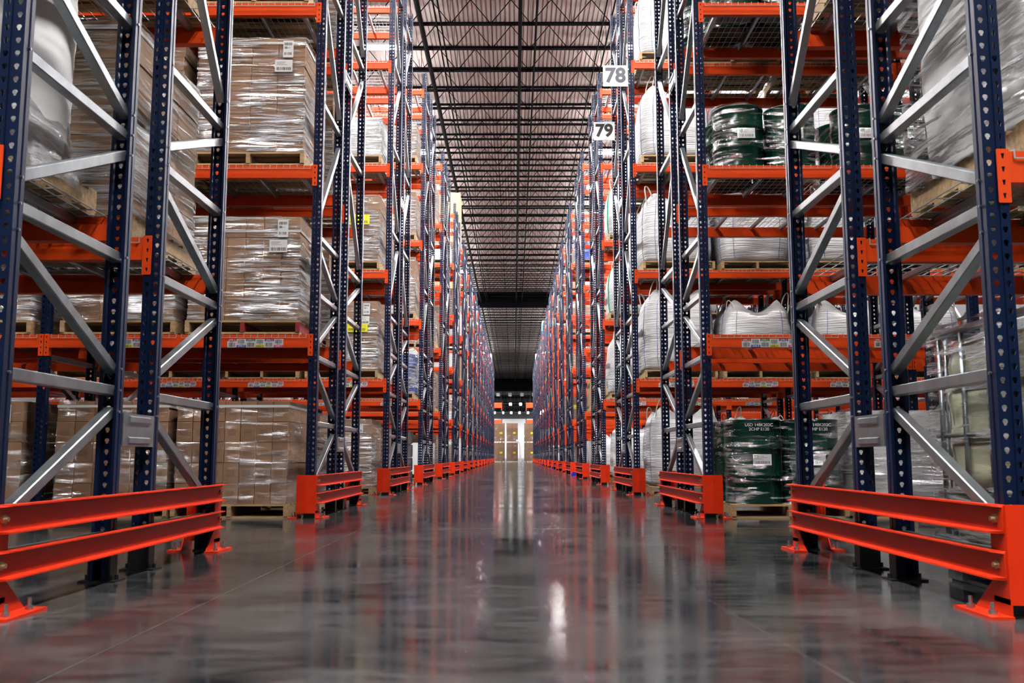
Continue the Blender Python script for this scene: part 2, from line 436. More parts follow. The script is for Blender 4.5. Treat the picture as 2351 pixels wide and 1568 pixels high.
# ------------------------------------------------------------------ rack parts
def post_mesh(h=TOPH):
    """C section with a grooved web at y=0 facing -Y, flanges going +Y; teardrop holes in two columns."""
    b = MB(); W = POST_W / 2; D = POST_D; t = .0025
    def strip(p, q):      # vertical strip between 2-D points, full height
        b.poly([(*p, 0), (*q, 0), (*q, h), (*p, h)], [(0, 1, 2, 3)])
    hx0, hx1 = .0085, .0375
    out = [(-hx1, 0), (-W + .002, 0), (-W, .002), (-W, D * .42), (-W + .004, D * .46), (-W + .004, D * .6), (-W, D * .64), (-W, D), (-W + .014, D), (-W + .014, D - .010)]
    inn = [(-hx1, t), (-W + t + .001, t), (-W + t, t + .001), (-W + t, D * .42), (-W + .004 + t, D * .46), (-W + .004 + t, D * .6), (-W + t, D * .64), (-W + t, D - t), (-W + .014 - t, D - t), (-W + .014 - t, D - .010)]
    for sg in (1, -1):
        for poly in (out, inn):
            for p, q in zip(poly, poly[1:]):
                strip((p[0] * sg, p[1]), (q[0] * sg, q[1]))
        g = [(hx0, 0), (hx0 - .003, .006), (0, .006)]
        g2 = [(hx0, t), (hx0 - .003, .006 + t), (0, .006 + t)]
        for poly in (g, g2):
            for p, q in zip(poly, poly[1:]): strip((p[0] * sg, p[1]), (q[0] * sg, q[1]))
    # cap
    b.poly([(-W, 0, h), (W, 0, h), (W, t, h), (-W, t, h)], [(0, 1, 2, 3)])
    nc = int(h / PITCH); hp = h / nc
    cx = .0225
    tear = [(0, .0125), (.0085, .0095), (.0105, .002), (.006, -.006), (.0045, -.012), (-.0045, -.012), (-.006, -.006), (-.0105, .002), (-.0085, .0095)]
    for sg in (1, -1):
        for k in range(nc):
            z0 = k * hp; z1 = z0 + hp; zc = (z0 + z1) / 2
            a, c = (hx0 * sg, hx1 * sg)
            lo, hi = min(a, c), max(a, c)
            ring = [(( cx * sg) + dx, zc + dz) for dx, dz in tear]
            outer = [(cx * sg, z1), (hi, z1), (hi, zc + .002), (hi, zc - .006), (cx * sg + .0045, z0), (cx * sg - .0045, z0), (lo, zc - .006), (lo, zc + .002), (lo, z1)]
            # fix corners: add bottom corners as triangles
            for yy in (0, t):
                pts = [(p[0], yy, p[1]) for p in ring + outer] + [(hi, yy, z0), (lo, yy, z0)]
                n = 9
                fs = [(i, (i + 1) % n, n + (i + 1) % n, n + i) for i in range(n)]
                fs += [(n + 3, n + 4, 2 * n), (n + 5, n + 6, 2 * n + 1)]
                b.poly(pts, fs)
            n = 9
            pts = [(p[0], 0, p[1]) for p in ring] + [(p[0], t, p[1]) for p in ring]
            b.poly(pts, [(i, (i + 1) % n, n + (i + 1) % n, n + i) for i in range(n)])
    return b
PB = post_mesh(); POSTM = PB.mesh('post', M['blue'])

HZ = [.20, .87, 1.50, 2.10, 2.66, 4.00, 5.34, 6.68, 8.02]
def channel(b, p, q, xs, wdt=.048, fl=.044, t=.0022, mi=0):
    """channel between (y,z) points p and q in the frame plane, web facing xs side."""
    p = Vector((0, *p)); q = Vector((0, *q)); d = (q - p).normalized(); u = Vector((0, -d.z, d.y)); X = Vector((xs, 0, 0))
    prof = [(-wdt / 2, 0), (-wdt / 2 + .004, fl / 2), (wdt / 2 - .004, fl / 2), (wdt / 2, fl / 2 - .004), (wdt / 2, -fl / 2), (wdt / 2 - t, -fl / 2), (wdt / 2 - t, fl / 2 - t - .004),
            (-wdt / 2 + t, fl / 2 - t - .004), (-wdt / 2 + t, -fl / 2), (-wdt / 2, -fl / 2)]
    prof[0] = (-wdt / 2, fl / 2 - .004)
    n = len(prof)
    pts = [p + u * a + X * c for a, c in prof] + [q + u * a + X * c for a, c in prof]
    b.poly(pts, [(k, (k + 1) % n, n + (k + 1) % n, n + k) for k in range(n)] + [tuple(range(n))[::-1], tuple(range(n, 2 * n))], mi)
def brace_ends():
    a, c = -FD / 2 + .045, FD / 2 - .045      # outer (front) and inner post
    L = [((a, z), (c, z)) for z in HZ]
    for i in range(len(HZ) - 1):
        z0, z1 = HZ[i], HZ[i + 1]; g = .10 if z1 - z0 < 1 else .17
        if i % 2 == 0: L.append(((a, z0 + g), (c, z1 - g)))
        else: L.append(((c, z0 + g), (a, z1 - g)))
    return L
BR = brace_ends()
BRM = {}
for xs in (1, -1):
    ms = []
    for p, q in BR:
        b = MB(); channel(b, p, q, xs)
        b.tube((xs * .05, p[0], p[1]), (-xs * .05, p[0], p[1]), .006, 6)
        b.tube((xs * .05, q[0], q[1]), (-xs * .05, q[0], q[1]), .006, 6)
        ms.append(b.mesh('brace', M['galv']))
    BRM[xs] = ms
def foot_mb(b, y, sg, mi=0, wd=.085):
    b.box(-wd, wd, y - .06, y + .06, 0, .008, mi)
    b.box(-.050, .050, y - sg * .041 - .003, y - sg * .041 + .003, .008, .15, mi)
    b.box(-.052, -.0445, y - .038, y + .038, .008, .15, mi); b.box(.0445, .052, y - .038, y + .038, .008, .15, mi)
b = MB(); foot_mb(b, 0, 1)
for dx in (-.068, .068): b.tube((dx, 0, .008), (dx, 0, .03), .010, 6)
FOOTM = b.mesh('base_plate', M['black'])
b = MB(); foot_mb(b, 0, 1, wd=.054); FOOTN = b.mesh('base_plate', M['black'])
FULL = {}
for xs in (1, -1):
    b = MB()
    b.v += [(x, y - FD / 2, z) for x, y, z in PB.v]; b.f += list(PB.f); b.m += [0] * len(PB.f)
    o = len(b.v)
    b.v += [(-x, FD / 2 - y, z) for x, y, z in PB.v]; b.f += [tuple(i + o for i in f) for f in PB.f]; b.m += [0] * len(PB.f)
    for p, q in BR: channel(b, p, q, xs, mi=1)
    foot_mb(b, -FD / 2 + .035, 1, 2, .054); foot_mb(b, FD / 2 - .035, -1, 2)
    FULL[xs] = b.mesh('upright_frame', [M['blue'], M['galv'], M['black']])

def frame(parent, x, rz, xs, detail):
    if detail:
        f = link('upright_frame', None, parent, (x, 0, 0))
        link('post', POSTM, f, (0, -FD / 2, 0)); link('post', POSTM, f, (0, FD / 2, 0), math.pi)
        for m in BRM[xs]: link('brace', m, f)
        for yy in (-FD / 2 + .035, FD / 2 - .035): link('base_plate', FOOTN if yy < 0 else FOOTM, f, (0, yy, 0), 0 if yy < 0 else math.pi)
    else:
        f = link('upright_frame', FULL[xs], parent, (x, 0, 0))
    return f

BL = BAY - POST_W - .006      # clear beam length
BH = .120
def beam_prof():      # (y,z): face toward -Y, step on the +Y side
    return [(0, -BH), (.062, -BH), (.062, -.042), (.034, -.042), (.034, 0), (0, 0)]
b = MB(); b.prism(beam_prof(), 'x', -BL / 2, BL / 2); BEAMM = b.mesh('beam', M['orange'])
def connector_mb(b, sg, x0):
    # sg=+1: right end, plate lies on the post to the right
    w_ = .043
    t = .004; xa, xb = (x0, x0 + sg * w_); lo, hi = min(xa, xb), max(xa, xb)
    z = .006; cx = (lo + hi) / 2
    for k in range(4):
        z1 = z - k * PITCH; z0 = z1 - PITCH; zc = (z0 + z1) / 2; hw, hh = .0065, .010
        ring = [(cx - hw, zc + hh), (cx + hw, zc + hh), (cx + hw * .5, zc - hh), (cx - hw * .5, zc - hh)]
        outer = [(lo, z1), (hi, z1), (hi, z0), (lo, z0)]
        for yy in (-.001 - t, -.001):
            b.poly([(p[0], yy, p[1]) for p in ring + outer], [(i, (i + 1) % 4, 4 + (i + 1) % 4, 4 + i) for i in range(4)])
        b.poly([(p[0], -.001 - t, p[1]) for p in ring] + [(p[0], -.001, p[1]) for p in ring], [(i, (i + 1) % 4, 4 + (i + 1) % 4, 4 + i) for i in range(4)])
    b.box(x0 - sg * .001 - .002, x0 - sg * .001 + .002, -.005, .055, z - 4 * PITCH, z)
    b.box(lo, hi, -.005, -.001, z, z + .0015); b.box(lo, hi, -.005, -.001, z - 4 * PITCH - .0015, z - 4 * PITCH)
    xe = x0 + sg * w_
    b.box(min(xe, xe + sg * .001), max(xe, xe + sg * .001), -.005, -.001, z - 4 * PITCH, z)
CONM = {}
for sg in (1, -1):
    b = MB(); connector_mb(b, sg, sg * BL / 2); CONM[sg] = b.mesh('end_connector', M['orange'])
b = MB(); b.prism(beam_prof(), 'x', -BL / 2, BL / 2); connector_mb(b, 1, BL / 2); connector_mb(b, -1, -BL / 2)
BEAMF = b.mesh('beam', M['orange'])

# wire deck, lies on the beam steps, waterfall over both faces
DW = 1.17
def deck_mb(b, x0):
    w_ = .0024; ya, yb = -FD / 2 - .004, FD / 2 + .004; z = .0035
    nx = 18
    for k in range(nx + 1):
        x = x0 - DW / 2 + DW * k / nx
        b.box(x - w_, x + w_, ya, yb, z - w_, z + w_)
        b.box(x - w_, x + w_, ya - w_ * 2, ya, z - .034, z + w_); b.box(x - w_, x + w_, yb, yb + w_ * 2, z - .034, z + w_)
    for k in range(9):
        y = -FD / 2 + .06 + (FD - .12) * k / 8
        b.box(x0 - DW / 2, x0 + DW / 2, y - w_, y + w_, z - 3 * w_, z - w_)
    for y in (ya - w_ * 3, yb + w_ * 3):
        b.box(x0 - DW / 2, x0 + DW / 2, y - w_, y + w_, z - .036, z - .031)
    for k in (-1, 0, 1):
        x = x0 + k * .43
        b.prism([(x - .022, z - .008), (x - .016, z - .036), (x - .008, z - .042), (x + .008, z - .042), (x + .016, z - .036), (x + .022, z - .008)], 'y', -FD / 2 + .036, FD / 2 - .036, 1)
b = MB(); deck_mb(b, 0); DECK1 = b.mesh('wire_deck', [M['galv_flat'], M['galv']])
b = MB(); deck_mb(b, -.61); deck_mb(b, .61); DECK2 = b.mesh('wire_deck', [M['galv_flat'], M['galv']])

# barcode labels of the first beam
def barcode_mesh(letter, band, top, seed):
    rr = random.Random(seed); b = MB(); W, H = .086, .080
    b.box(-W / 2, W / 2, -.0012, 0, -H / 2, H / 2, 0)
    z0, z1 = (H / 2 - .022, H / 2) if top else (-H / 2, -H / 2 + .022)
    b.box(-W / 2, W / 2, -.0016, -.0012, z0, z1, 1)
    add_text(b, 'LEVEL ' + letter, .0185, 0, -.0022, (z0 + z1) / 2, 3 if letter in 'D' else 0, .0003)
    b0, b1 = (-H / 2 + .006, H / 2 - .036) if top else (-H / 2 + .036, H / 2 - .006)
    x = -W / 2 + .010
    while x < W / 2 - .012:
        s = rr.choice([.0012, .002, .003]); b.box(x, x + s, -.0016, -.0012, b0, b1, 2); x += s + rr.choice([.0012, .0018, .0026])
    zt = (z0 - .007) if top else (z1 + .007)
    add_text(b, rr.choice(['78', '77']) + '-%03d-%s' % (rr.randint(1, 99), letter), .010, 0, -.0016, zt, 2)
    return b.mesh('barcode_label', [M['paper'], M[band], M['ink'], M['ink']])
BARS = [barcode_mesh(*a) for a in (('A', 'l_red', 1, 1), ('B', 'l_blue', 0, 2), ('C', 'l_green', 1, 3), ('D', 'yellow', 0, 4), ('E', 'l_purple', 1, 5), ('F', 'l_pink', 0, 6))]
BARNAME = ['red topped barcode label', 'blue footed barcode label', 'green topped barcode label', 'yellow footed barcode label', 'purple topped barcode label', 'pink footed barcode label']

# row spacer: pressed plate between the two racks of a row
b = MB(); L_ = FLUE - .004
b.box(-.003, .003, -L_ / 2, L_ / 2, -.078, .078)
for zz in (-.05, .05): b.prism([(-.013, zz - .012), (-.003, zz - .018), (-.003, zz + .018), (-.013, zz + .012)], 'y', -L_ / 2 + .06, L_ / 2 - .06)
SPM = b.mesh('row_spacer', M['galv'])

# end guard
def guard(side, r):
    sx = 1 if side == 'right' else -1
    X = XR if sx > 0 else XL
    y0 = RY(side, r) - .045; y1 = RY(side, r) + ROWD + .045
    detail = r < 4
    t = thing('rack_end_guard', 'orange steel end guard at the foot of the %s %s rack row' % (ORD[r], side), 'rack guard', (sx * X, (y0 + y1) / 2, 0), 0,
              'orange guards along the %s side' % side)
    h = (y1 - y0) / 2
    key = ('gp', sx)
    if key not in GC:
        b = MB()
        # folded front plate
        z0, z1 = .048, .395
        prof = [(0, 0), (.088, -.010), (.178, 0), (.178, .10), (.172, .10), (.172, .006), (.088, -.004), (.006, .006), (.006, .115), (0, .115)]
        b.prism([(p[0] * sx, p[1]) for p in prof], 'z', z0, z1)
        # foot plates with gusset
        for xo, hgt in ((0, 1), (.178, .7)):
            s2 = sx if xo == 0 else -sx
            g = [(0, .008), (.24 * hgt + .02, .008), (.115, .125), (.115, z0 + .02), (0, z0 + .02)]
            xx = sx * xo
            b.prism(g, 'x', xx, xx + s2 * .007)
            b.box(min(xx - s2 * .075, xx + s2 * .007), max(xx - s2 * .075, xx + s2 * .007), -.01, .25 * hgt + .03, 0, .010)
        GC[key] = b.mesh('end_post', M['guard'])
        b = MB(); prof = [(0, -.051), (-.042, -.051), (-.042, -.045), (-.006, -.041), (-.006, .041), (-.042, .045), (-.042, .051), (0, .051)]
        prof = [(p[0] * sx, p[1]) for p in prof]
        L = h - .012
        n = len(prof)
        # chamfered flange ends
        pts = []
        for s_ in (-1, 1):
            for p in prof: pts.append((p[0], s_ * (L - (.035 if abs(p[0]) > .02 else 0)), p[1]))
        b.poly(pts, [(k, (k + 1) % n, n + (k + 1) % n, n + k) for k in range(n)] + [tuple(range(n))[::-1], tuple(range(n, 2 * n))])
        GC['rail', sx] = b.mesh('guard_rail', M['guard'])
        b = MB()
        for s_ in (-1, 1):
            yy = s_ * (L - .045)
            b.tube((-sx * .004, yy, 0), (-sx * .016, yy, 0), .017, 6); b.tube((-sx * .016, yy, 0), (-sx * .028, yy, 0), .009, 8)
        GC['bolt', sx] = b.mesh('rail_bolt', M['bolt'])
        b = MB()
        b.tube((0, 0, .010), (0, 0, .024), .015, 6); b.tube((0, 0, .024), (0, 0, .052), .0075, 8)
        GC['anchor', sx] = b.mesh('anchor_bolt', M['anchor'])
    p = link('end_post', GC['gp', sx], t, (0, -h, 0))
    # far post: mirrored along y by its own mesh
    if ('gpf', sx) not in GC:
        for nm in ('gp',):
            src = GC[nm, sx]; b = MB()
            b.poly([(v.co.x, -v.co.y, v.co.z) for v in src.vertices], [tuple(q.vertices)[::-1] for q in src.polygons])
            GC[nm + 'f', sx] = b.mesh(src.name, src.materials[0])
    p2 = link('end_post', GC['gpf', sx], t, (0, h, 0))
    if detail:
        for xo, yo in ((-.04, .05), (-.04, .215), (.225, .05), (.225, .15)):
            link('anchor_bolt', GC['anchor', sx], p, (sx * xo, yo, 0)); link('anchor_bolt', GC['anchor', sx], p2, (sx * xo, -yo, 0))
    for z in (.344, .182):
        rl = link('guard_rail', GC['rail', sx], t, (0, 0, z))
        if detail: link('rail_bolt', GC['bolt', sx], rl)
GC = {}

def slotx(side, bay, slot):
    """centre X of a pallet place"""
    s = 1 if side == 'right' else -1
    X = (XR if s > 0 else XL) + .022 + POST_W + bay * BAY
    return s * (X + (.63 if slot == 0 else BL - .63))

RACKS = {}
def rack(side, r, q):
    """q 0 front, 1 back"""
    s = 1 if side == 'right' else -1
    X0 = (XR if s > 0 else XL) + .022 + POST_W / 2
    yc = RY(side, r) + (FD / 2 if q == 0 else ROWD - FD / 2)
    nb = NBAY[r]; detail = r < 4
    t = thing('pallet_rack', 'navy and orange pallet rack, %s half of the %s row on the %s' % (('front', 'back')[q], ORD[r], side), 'pallet rack',
              (0, yc, 0), math.pi if q else 0, '%s side pallet racks' % side)
    ls = s if q == 0 else -s              # local x sign
    xs = -1 if (s > 0) == (q == 0) else 1
    for k in range(nb + 1): frame(t, ls * (X0 + k * BAY), 0, xs, detail and k < 2)
    for k in range(nb):
        cx = ls * (X0 + BAY / 2 + k * BAY)
        for L in range(1, 6):
            for face in (0, 1):
                yy = -FD / 2 - .001 if face == 0 else FD / 2 + .001
                if detail and k == 0:
                    bm = link('beam', BEAMM, t, (cx, yy, LV[L]), math.pi * face)
                    link('end_connector', CONM[1], bm); link('end_connector', CONM[-1], bm)
                else:
                    bm = link('beam', BEAMF, t, (cx, yy, LV[L]), math.pi * face)
                if L == 1 and face == 0 and (r < 5) and k < 2 and (r, side, q) in LABELROWS:
                    for sl in (0, 1):
                        gx = (-.62 if sl == 0 else .62) + LABELROWS[(r, side, q)]
                        for j, bc in enumerate(BARS):
                            lb = link('barcode_label', bc, bm, (gx + (j - 2.5) * .0875, -.0005, -.080))
                            lb['label'] = BARNAME[j]
            if detail and k < 1:
                for dx in (-.61, .61): link('wire_deck', DECK1, t, (cx + dx, 0, LV[L]))
            else: link('wire_deck', DECK2, t, (cx, 0, LV[L]))
    if q == 0:
        for k in range(min(nb + 1, 2)):
            for z in (.69, 4.68, 7.6):
                link('row_spacer', SPM if ls > 0 else SPM, t, (ls * (X0 + k * BAY) - s * .046, FD / 2 + FLUE / 2, z), 0 if s > 0 else math.pi)
    RACKS[side, r, q] = t
LABELROWS = {}
for side in ('left', 'right'):
    for r in (1, 2, 3): LABELROWS[(r, side, 0)] = .10 if side == 'left' else -.05
for side in ('left', 'right'):
    for r in range(17):
        guard(side, r); rack(side, r, 0); rack(side, r, 1)

# ------------------------------------------------------------------ pallets and loads
def pallet_mb(red=False):
    b = MB(); W, D = 1.08, 1.08
    for k in range(7): x = -D / 2 + .05 + k * (D - .10) / 6; b.box(-W / 2, W / 2, x - .045, x + .045, .110, .128)
    for k in range(3):
        x = (-W / 2 + .02, 0, W / 2 - .02)[k]; b.box(x - .02, x + .02, -D / 2 + .004, D / 2 - .004, .018, .110, 1 if (red and k > 0) else 0)
    for k in range(5): x = -D / 2 + .06 + k * (D - .12) / 4; b.box(-W / 2, W / 2, x - .045, x + .045, 0, .018)
    return b
PALM = pallet_mb().mesh('wooden_pallet', M['wood']); PALR = pallet_mb(True).mesh('wooden_pallet', [M['wood'], M['redwood']])
PH = .128

def where(side, r, q, L, bay, slot):
    lv = 'on the floor' if L == 0 else 'on shelf %s' % ('one', 'two', 'three', 'four', 'five')[L - 1]
    sl = ('aisle end', 'second place', 'third place', 'fourth place', 'fifth place', 'sixth place')[bay * 2 + slot]
    return '%s, %s rack of %s %s row, %s' % (lv, ('front', 'back')[q], ORD[r], side, sl)
def place(side, r, q, L, bay, slot, dy=0, dx=0):
    yc = RY(side, r) + (FD / 2 if q == 0 else ROWD - FD / 2)
    if L == 0 and slot == 0 and bay == 0: dx += .065 * (1 if side == 'right' else -1)
    return (slotx(side, bay, slot) + dx, yc + dy, (LV[L] + .008) if L else 0.0)
def put_pallet(side, r, q, L, bay, slot, red=False, rz=0, dx=0):
    x, y, z = place(side, r, q, L, bay, slot, dx=dx)
    o = link('wooden_pallet', PALR if red else PALM, None, (x, y, z), rz)
    tag(o, 'wooden pallet ' + where(side, r, q, L, bay, slot), 'pallet', 'wooden pallets in the %s racks' % side)
    return (x, y, z + PH + .001)

def film_mesh(w_, d, h, seed, amp=.012, nx=18, nz=26, m='film', top=True, skirt=-.003):
    """open-bottomed wrinkled box shell around a load"""
    b = MB(); pts = []; per = []
    for k in range(nx): per.append((-w_ / 2 + w_ * k / nx, -d / 2, 0, -1))
    for k in range(nx): per.append((w_ / 2, -d / 2 + d * k / nx, 1, 0))
    for k in range(nx): per.append((w_ / 2 - w_ * k / nx, d / 2, 0, 1))
    for k in range(nx): per.append((-w_ / 2, d / 2 - d * k / nx, -1, 0))
    n = len(per)
    for i in range(nz + 1):
        z = -skirt + (h + skirt) * i / nz
        for x, y, ax, ay in per:
            f = noise.noise(Vector((x * 2.2 + seed, y * 2.2 + seed * .7, z * 13))) * amp + amp * .8
            f += noise.noise(Vector((x * 9 + seed, y * 9, z * 5 + seed))) * amp * .5
            r_ = (x * x / (w_ * w_ / 4) + y * y / (d * d / 4))
            cut = 1 - .012 * max(0, r_ - 1.5)
            pts.append((x * cut + ax * f, y * cut + ay * f, z + noise.noise(Vector((x * 6, y * 6, seed))) * (0.0)))
    fs = []
    for i in range(nz):
        for k in range(n): fs.append((i * n + k, i * n + (k + 1) % n, (i + 1) * n + (k + 1) % n, (i + 1) * n + k))
    if top: fs.append(tuple(nz * n + k for k in range(n)))
    b.poly(pts, fs)
    return b.mesh('stretch_wrap', M[m], smooth=True)

CART = {}
def carton_mesh(dx, dy, dz, m='carton'):
    key = (round(dx, 3), round(dy, 3), round(dz, 3), m)
    if key not in CART:
        b = MB(); e = .003
        x, y = dx / 2, dy / 2
        pr = [(-x + e, -y), (x - e, -y), (x, -y + e), (x, y - e), (x - e, y), (-x + e, y), (-x, y - e), (-x, -y + e)]
        b.prism(pr, 'z', 0, dz)
        CART[key] = b.mesh('carton', M[m])
    return CART[key]

def carton_load(side, r, q, L, bay, slot, nx, ny, nz, h, w_=1.04, d=1.04, labels=1, yel=False, film='film', red=False, band=None, m='carton', adj='brown', detail=True):
    x, y, z = put_pallet(side, r, q, L, bay, slot, red)
    nm = 'wrapped_cartons'
    t = thing(nm, '%s cartons %s' % (adj, where(side, r, q, L, bay, slot)), 'carton stack', (x, y, z), 0, 'carton stacks in the %s racks' % side)
    rr = random.Random(r * 1000 + q * 300 + L * 50 + bay * 7 + slot + (5 if side == 'left' else 0))
    cw, cdp, ch = w_ / nx, d / ny, h / nz
    if detail:
        me = carton_mesh(cw - .004, cdp - .004, ch - .004, m)
        for k in range(nz):
            off = rr.uniform(-.006, .006)
            for i in range(nx):
                for j in range(ny):
                    link('carton', me, t, (-w_ / 2 + cw * (i + .5) + off + rr.uniform(-.001, .001), -d / 2 + cdp * (j + .5) + rr.uniform(-.002, .002), ch * k + .001),
                         0)
    else:
        b = MB()
        for k in range(nz):
            off = rr.uniform(-.006, .006)
            for i in range(nx):
                for j in range(ny):
                    if 0 < i < nx - 1 and 0 < j < ny - 1 and k < nz - 1: continue
                    cx, cy = -w_ / 2 + cw * (i + .5) + off, -d / 2 + cdp * (j + .5)
                    b.box(cx - cw / 2 + .002, cx + cw / 2 - .002, cy - cdp / 2 + .002, cy + cdp / 2 - .002, ch * k + .001, ch * (k + 1) - .003)
        link('cartons', b.mesh('cartons', M[m if m != 'carton' else 'kraft']), t)
    # paper strip taped across and labels, on the -Y face and the aisle face
    if band is not None:
        b = MB(); b.box(-w_ / 2 - .004, w_ / 2 + .004, -d / 2 - .005, -d / 2 - .003, band - .012, band + .012)
        b.box(-w_ / 2 - .005, -w_ / 2 - .003, -d / 2, d / 2, band - .012, band + .012); b.box(w_ / 2 + .003, w_ / 2 + .005, -d / 2, d / 2, band - .012, band + .012)
        link('white_band', b.mesh('white_band', M['tape']), t)
    if film: link('stretch_wrap', film_mesh(w_ + .012, d + .012, h + .006, rr.random() * 50, m=film, nx=18 if detail else 10, nz=26 if detail else 14), t)
    fw = d / 2 + .024
    if labels:
        sx = 1 if side == 'left' else -1       # labels sit near the aisle corner
        if labels < 3: ship_label(t, sx * (w_ / 2 - .20), -fw, h - (.29 if labels > 1 else .14), .17, .12, 0)
        if labels == 2: ship_label(t, sx * (w_ / 2 - .16), -fw, h - .12, .10, .17, 1)
        if labels == 3: ship_label(t, sx * (w_ / 2 - .42), -fw, h - .16, .13, .15, 1)
    if yel:
        sx = 1 if side == 'left' else -1
        ship_label(t, sx * (w_ / 2 - .30), -fw, h * .62, .32, .15, 2)
    return t
def label_mesh(w_, h, kind):
    key = ('lab', w_, h, kind)
    if key in CART: return CART[key]
    rr = random.Random(int(w_ * 1000 + h * 100 + kind)); b = MB()
    b.box(-w_ / 2, w_ / 2, -.001, 0, -h / 2, h / 2, 0)
    y0, y1 = -.0016, -.001
    if kind == 1:
        for zz in (h * .30, -h * .28):
            x = -w_ * .36
            while x < w_ * .36: s = rr.uniform(.002, .007); b.box(x, min(x + s, w_ * .38), y0, y1, zz - h * .08, zz + h * .08, 1); x += s + rr.uniform(.002, .006)
        for k in range(4): b.box(-w_ * .36, w_ * rr.uniform(-.1, .3), y0, y1, h * (.02 + k * .035) - .001, h * (.02 + k * .035) + .002, 1)
    else:
        x = -w_ * .40
        while x < w_ * .40: s = rr.uniform(.003, .008); b.box(x, min(x + s, w_ * .42), y0, y1, -h * .38, -h * .12, 1); x += s + rr.uniform(.003, .007)
        for k in range(3): b.box(-w_ * .4, w_ * rr.uniform(0, .3), y0, y1, h * (.08 + k * .11), h * (.08 + k * .11) + .003, 1)
        if kind == 3:      # drum label: small green emblem made of diagonal strokes
            b.box(-w_ * .45, -w_ * .20, y0, y1, h * .15, h * .42, 2)
            for k in range(3): b.poly([(-w_ * .42 + k * .012, y0 - .0004, h * .18), (-w_ * .42 + k * .012 + .006, y0 - .0004, h * .18), (-w_ * .40 + k * .012, y0 - .0004, h * .38)], [(0, 1, 2)], 0)
    me = b.mesh('shipping_label', [M['yellow' if kind == 2 else 'paper'], M['ink'] if kind != 3 else M['grey_ink'], M['l_green']])
    CART[key] = me; return me
def ship_label(t, x, y, z, w_, h, kind, rz=0):
    o = link('shipping_label', label_mesh(w_, h, kind), t, (x, y, z), rz)
    o['label'] = ('white shipping label', 'tall white shipping label', 'yellow barcode label', 'white drum label')[kind]
    return o

# bulk bags
def bag_mesh(seed, h=1.02, w_=1.08, round_=4.5, drape=.0, peak=.10):
    b = MB(); ns, nr = 64, 44; pts = []
    for i in range(nr + 1):
        u = i / nr; z = h * u
        bulge = 1 - .09 * abs(2 * u - .9) ** 2.5
        if u < .05: bulge *= .93 + .07 * (u / .05)
        if u > .86:
            s_ = (u - .86) / .14; bulge *= 1 - .20 * s_ ** 2
        for k in range(ns):
            t = 2 * math.pi * k / ns
            c, s = math.cos(t), math.sin(t)
            e = round_
            rr = (abs(c) ** e + abs(s) ** e) ** (-1 / e) * w_ / 2 * bulge
            wr = noise.noise(Vector((c * 1.1 + seed, s * 1.1, z * 26 + seed))) * .0075 * (1.15 - .5 * abs(2 * u - 1))
            wr += noise.noise(Vector((c * 2.2, s * 2.2 + seed, z * 3))) * .018
            rr += wr
            corner = abs(c * s) * 2
            zz = z + (peak * corner ** 4 * max(0, (u - .75) / .25) ** 1.5 - .05 * (1 - corner) * max(0, (u - .8) / .2))
            pts.append((rr * c, rr * s, zz))
    fs = []; mi = []
    for i in range(nr):
        for k in range(ns):
            fs.append((i * ns + k, i * ns + (k + 1) % ns, (i + 1) * ns + (k + 1) % ns, (i + 1) * ns + k))
    b.poly(pts, fs)
    # top: shrinking rings
    base = (nr) * ns; last = base
    for j, sc in enumerate((.8, .55, .3, .12, .10)):
        o = len(b.v)
        for k in range(ns):
            x, y, z = pts[nr * ns + k]; c = 2 * math.pi * k / ns
            zz = h - .05 + (-.02, 0, .03, .06, .14)[j] + noise.noise(Vector((x * 9, y * 9, seed + j))) * .03
            b.v.append((x * sc, y * sc, zz if j else (z + zz) / 2))
        b.f += [(last + k, last + (k + 1) % ns, o + (k + 1) % ns, o + k) for k in range(ns)]; b.m += [0] * ns
        last = o
    b.f.append(tuple(last + k for k in range(ns))); b.m.append(0)
    b.f.append(tuple(range(ns))[::-1]); b.m.append(0)
    seams = []
    for kk in (8, 24, 40, 56):
        for off in (-2, 2):
            seams.append([Vector(pts[i * ns + (kk + off) % ns]) * 1.0 for i in range(2, nr - 2)])
    return b.mesh('bag_body', M['bag'], smooth=True), seams
BAGS = []
for s_ in range(4):
    me, seams = bag_mesh(3.3 * s_ + 1, h=(1.06, 1.0, 1.1, .92)[s_], peak=(.12, .10, .14, .16)[s_])
    out = []
    for mm, rad in (('seam', .0035), ('green_stripe', .020)):
        ls_ = []
        for sm_ in (seams if mm == 'seam' else seams[::2]):
            b = MB()
            pp = [Vector((p.x * 1.004, p.y * 1.004, p.z)) for p in sm_[::2]]
            b.path(pp, rad, 4)
            ls_.append(b.mesh('bag_seam', M[mm]))
        out.append(ls_)
    BAGS.append((me, out))
def loop_mesh(seed, hgt):
    rr = random.Random(seed); b = MB()
    lean = (rr.uniform(-.06, .10), rr.uniform(-.08, .08))
    pts = []
    for i in range(13):
        a = math.pi * i / 12
        pts.append(Vector((math.cos(a) * .05 + lean[0] * math.sin(a), math.sin(a) * lean[1] + (i / 12 - .5) * .02, -.16 + (hgt + .16) * math.sin(a) ** .6)))
    # flat webbing
    for off in (0, .008, .016):
        b.path([p + Vector((0, off - .008, 0)) for p in pts], .0075, 5)
    return b.mesh('lifting_loop', M['loop'], smooth=True)
LOOPS = [loop_mesh(k, (.22, .16, .26, .10)[k]) for k in range(4)]
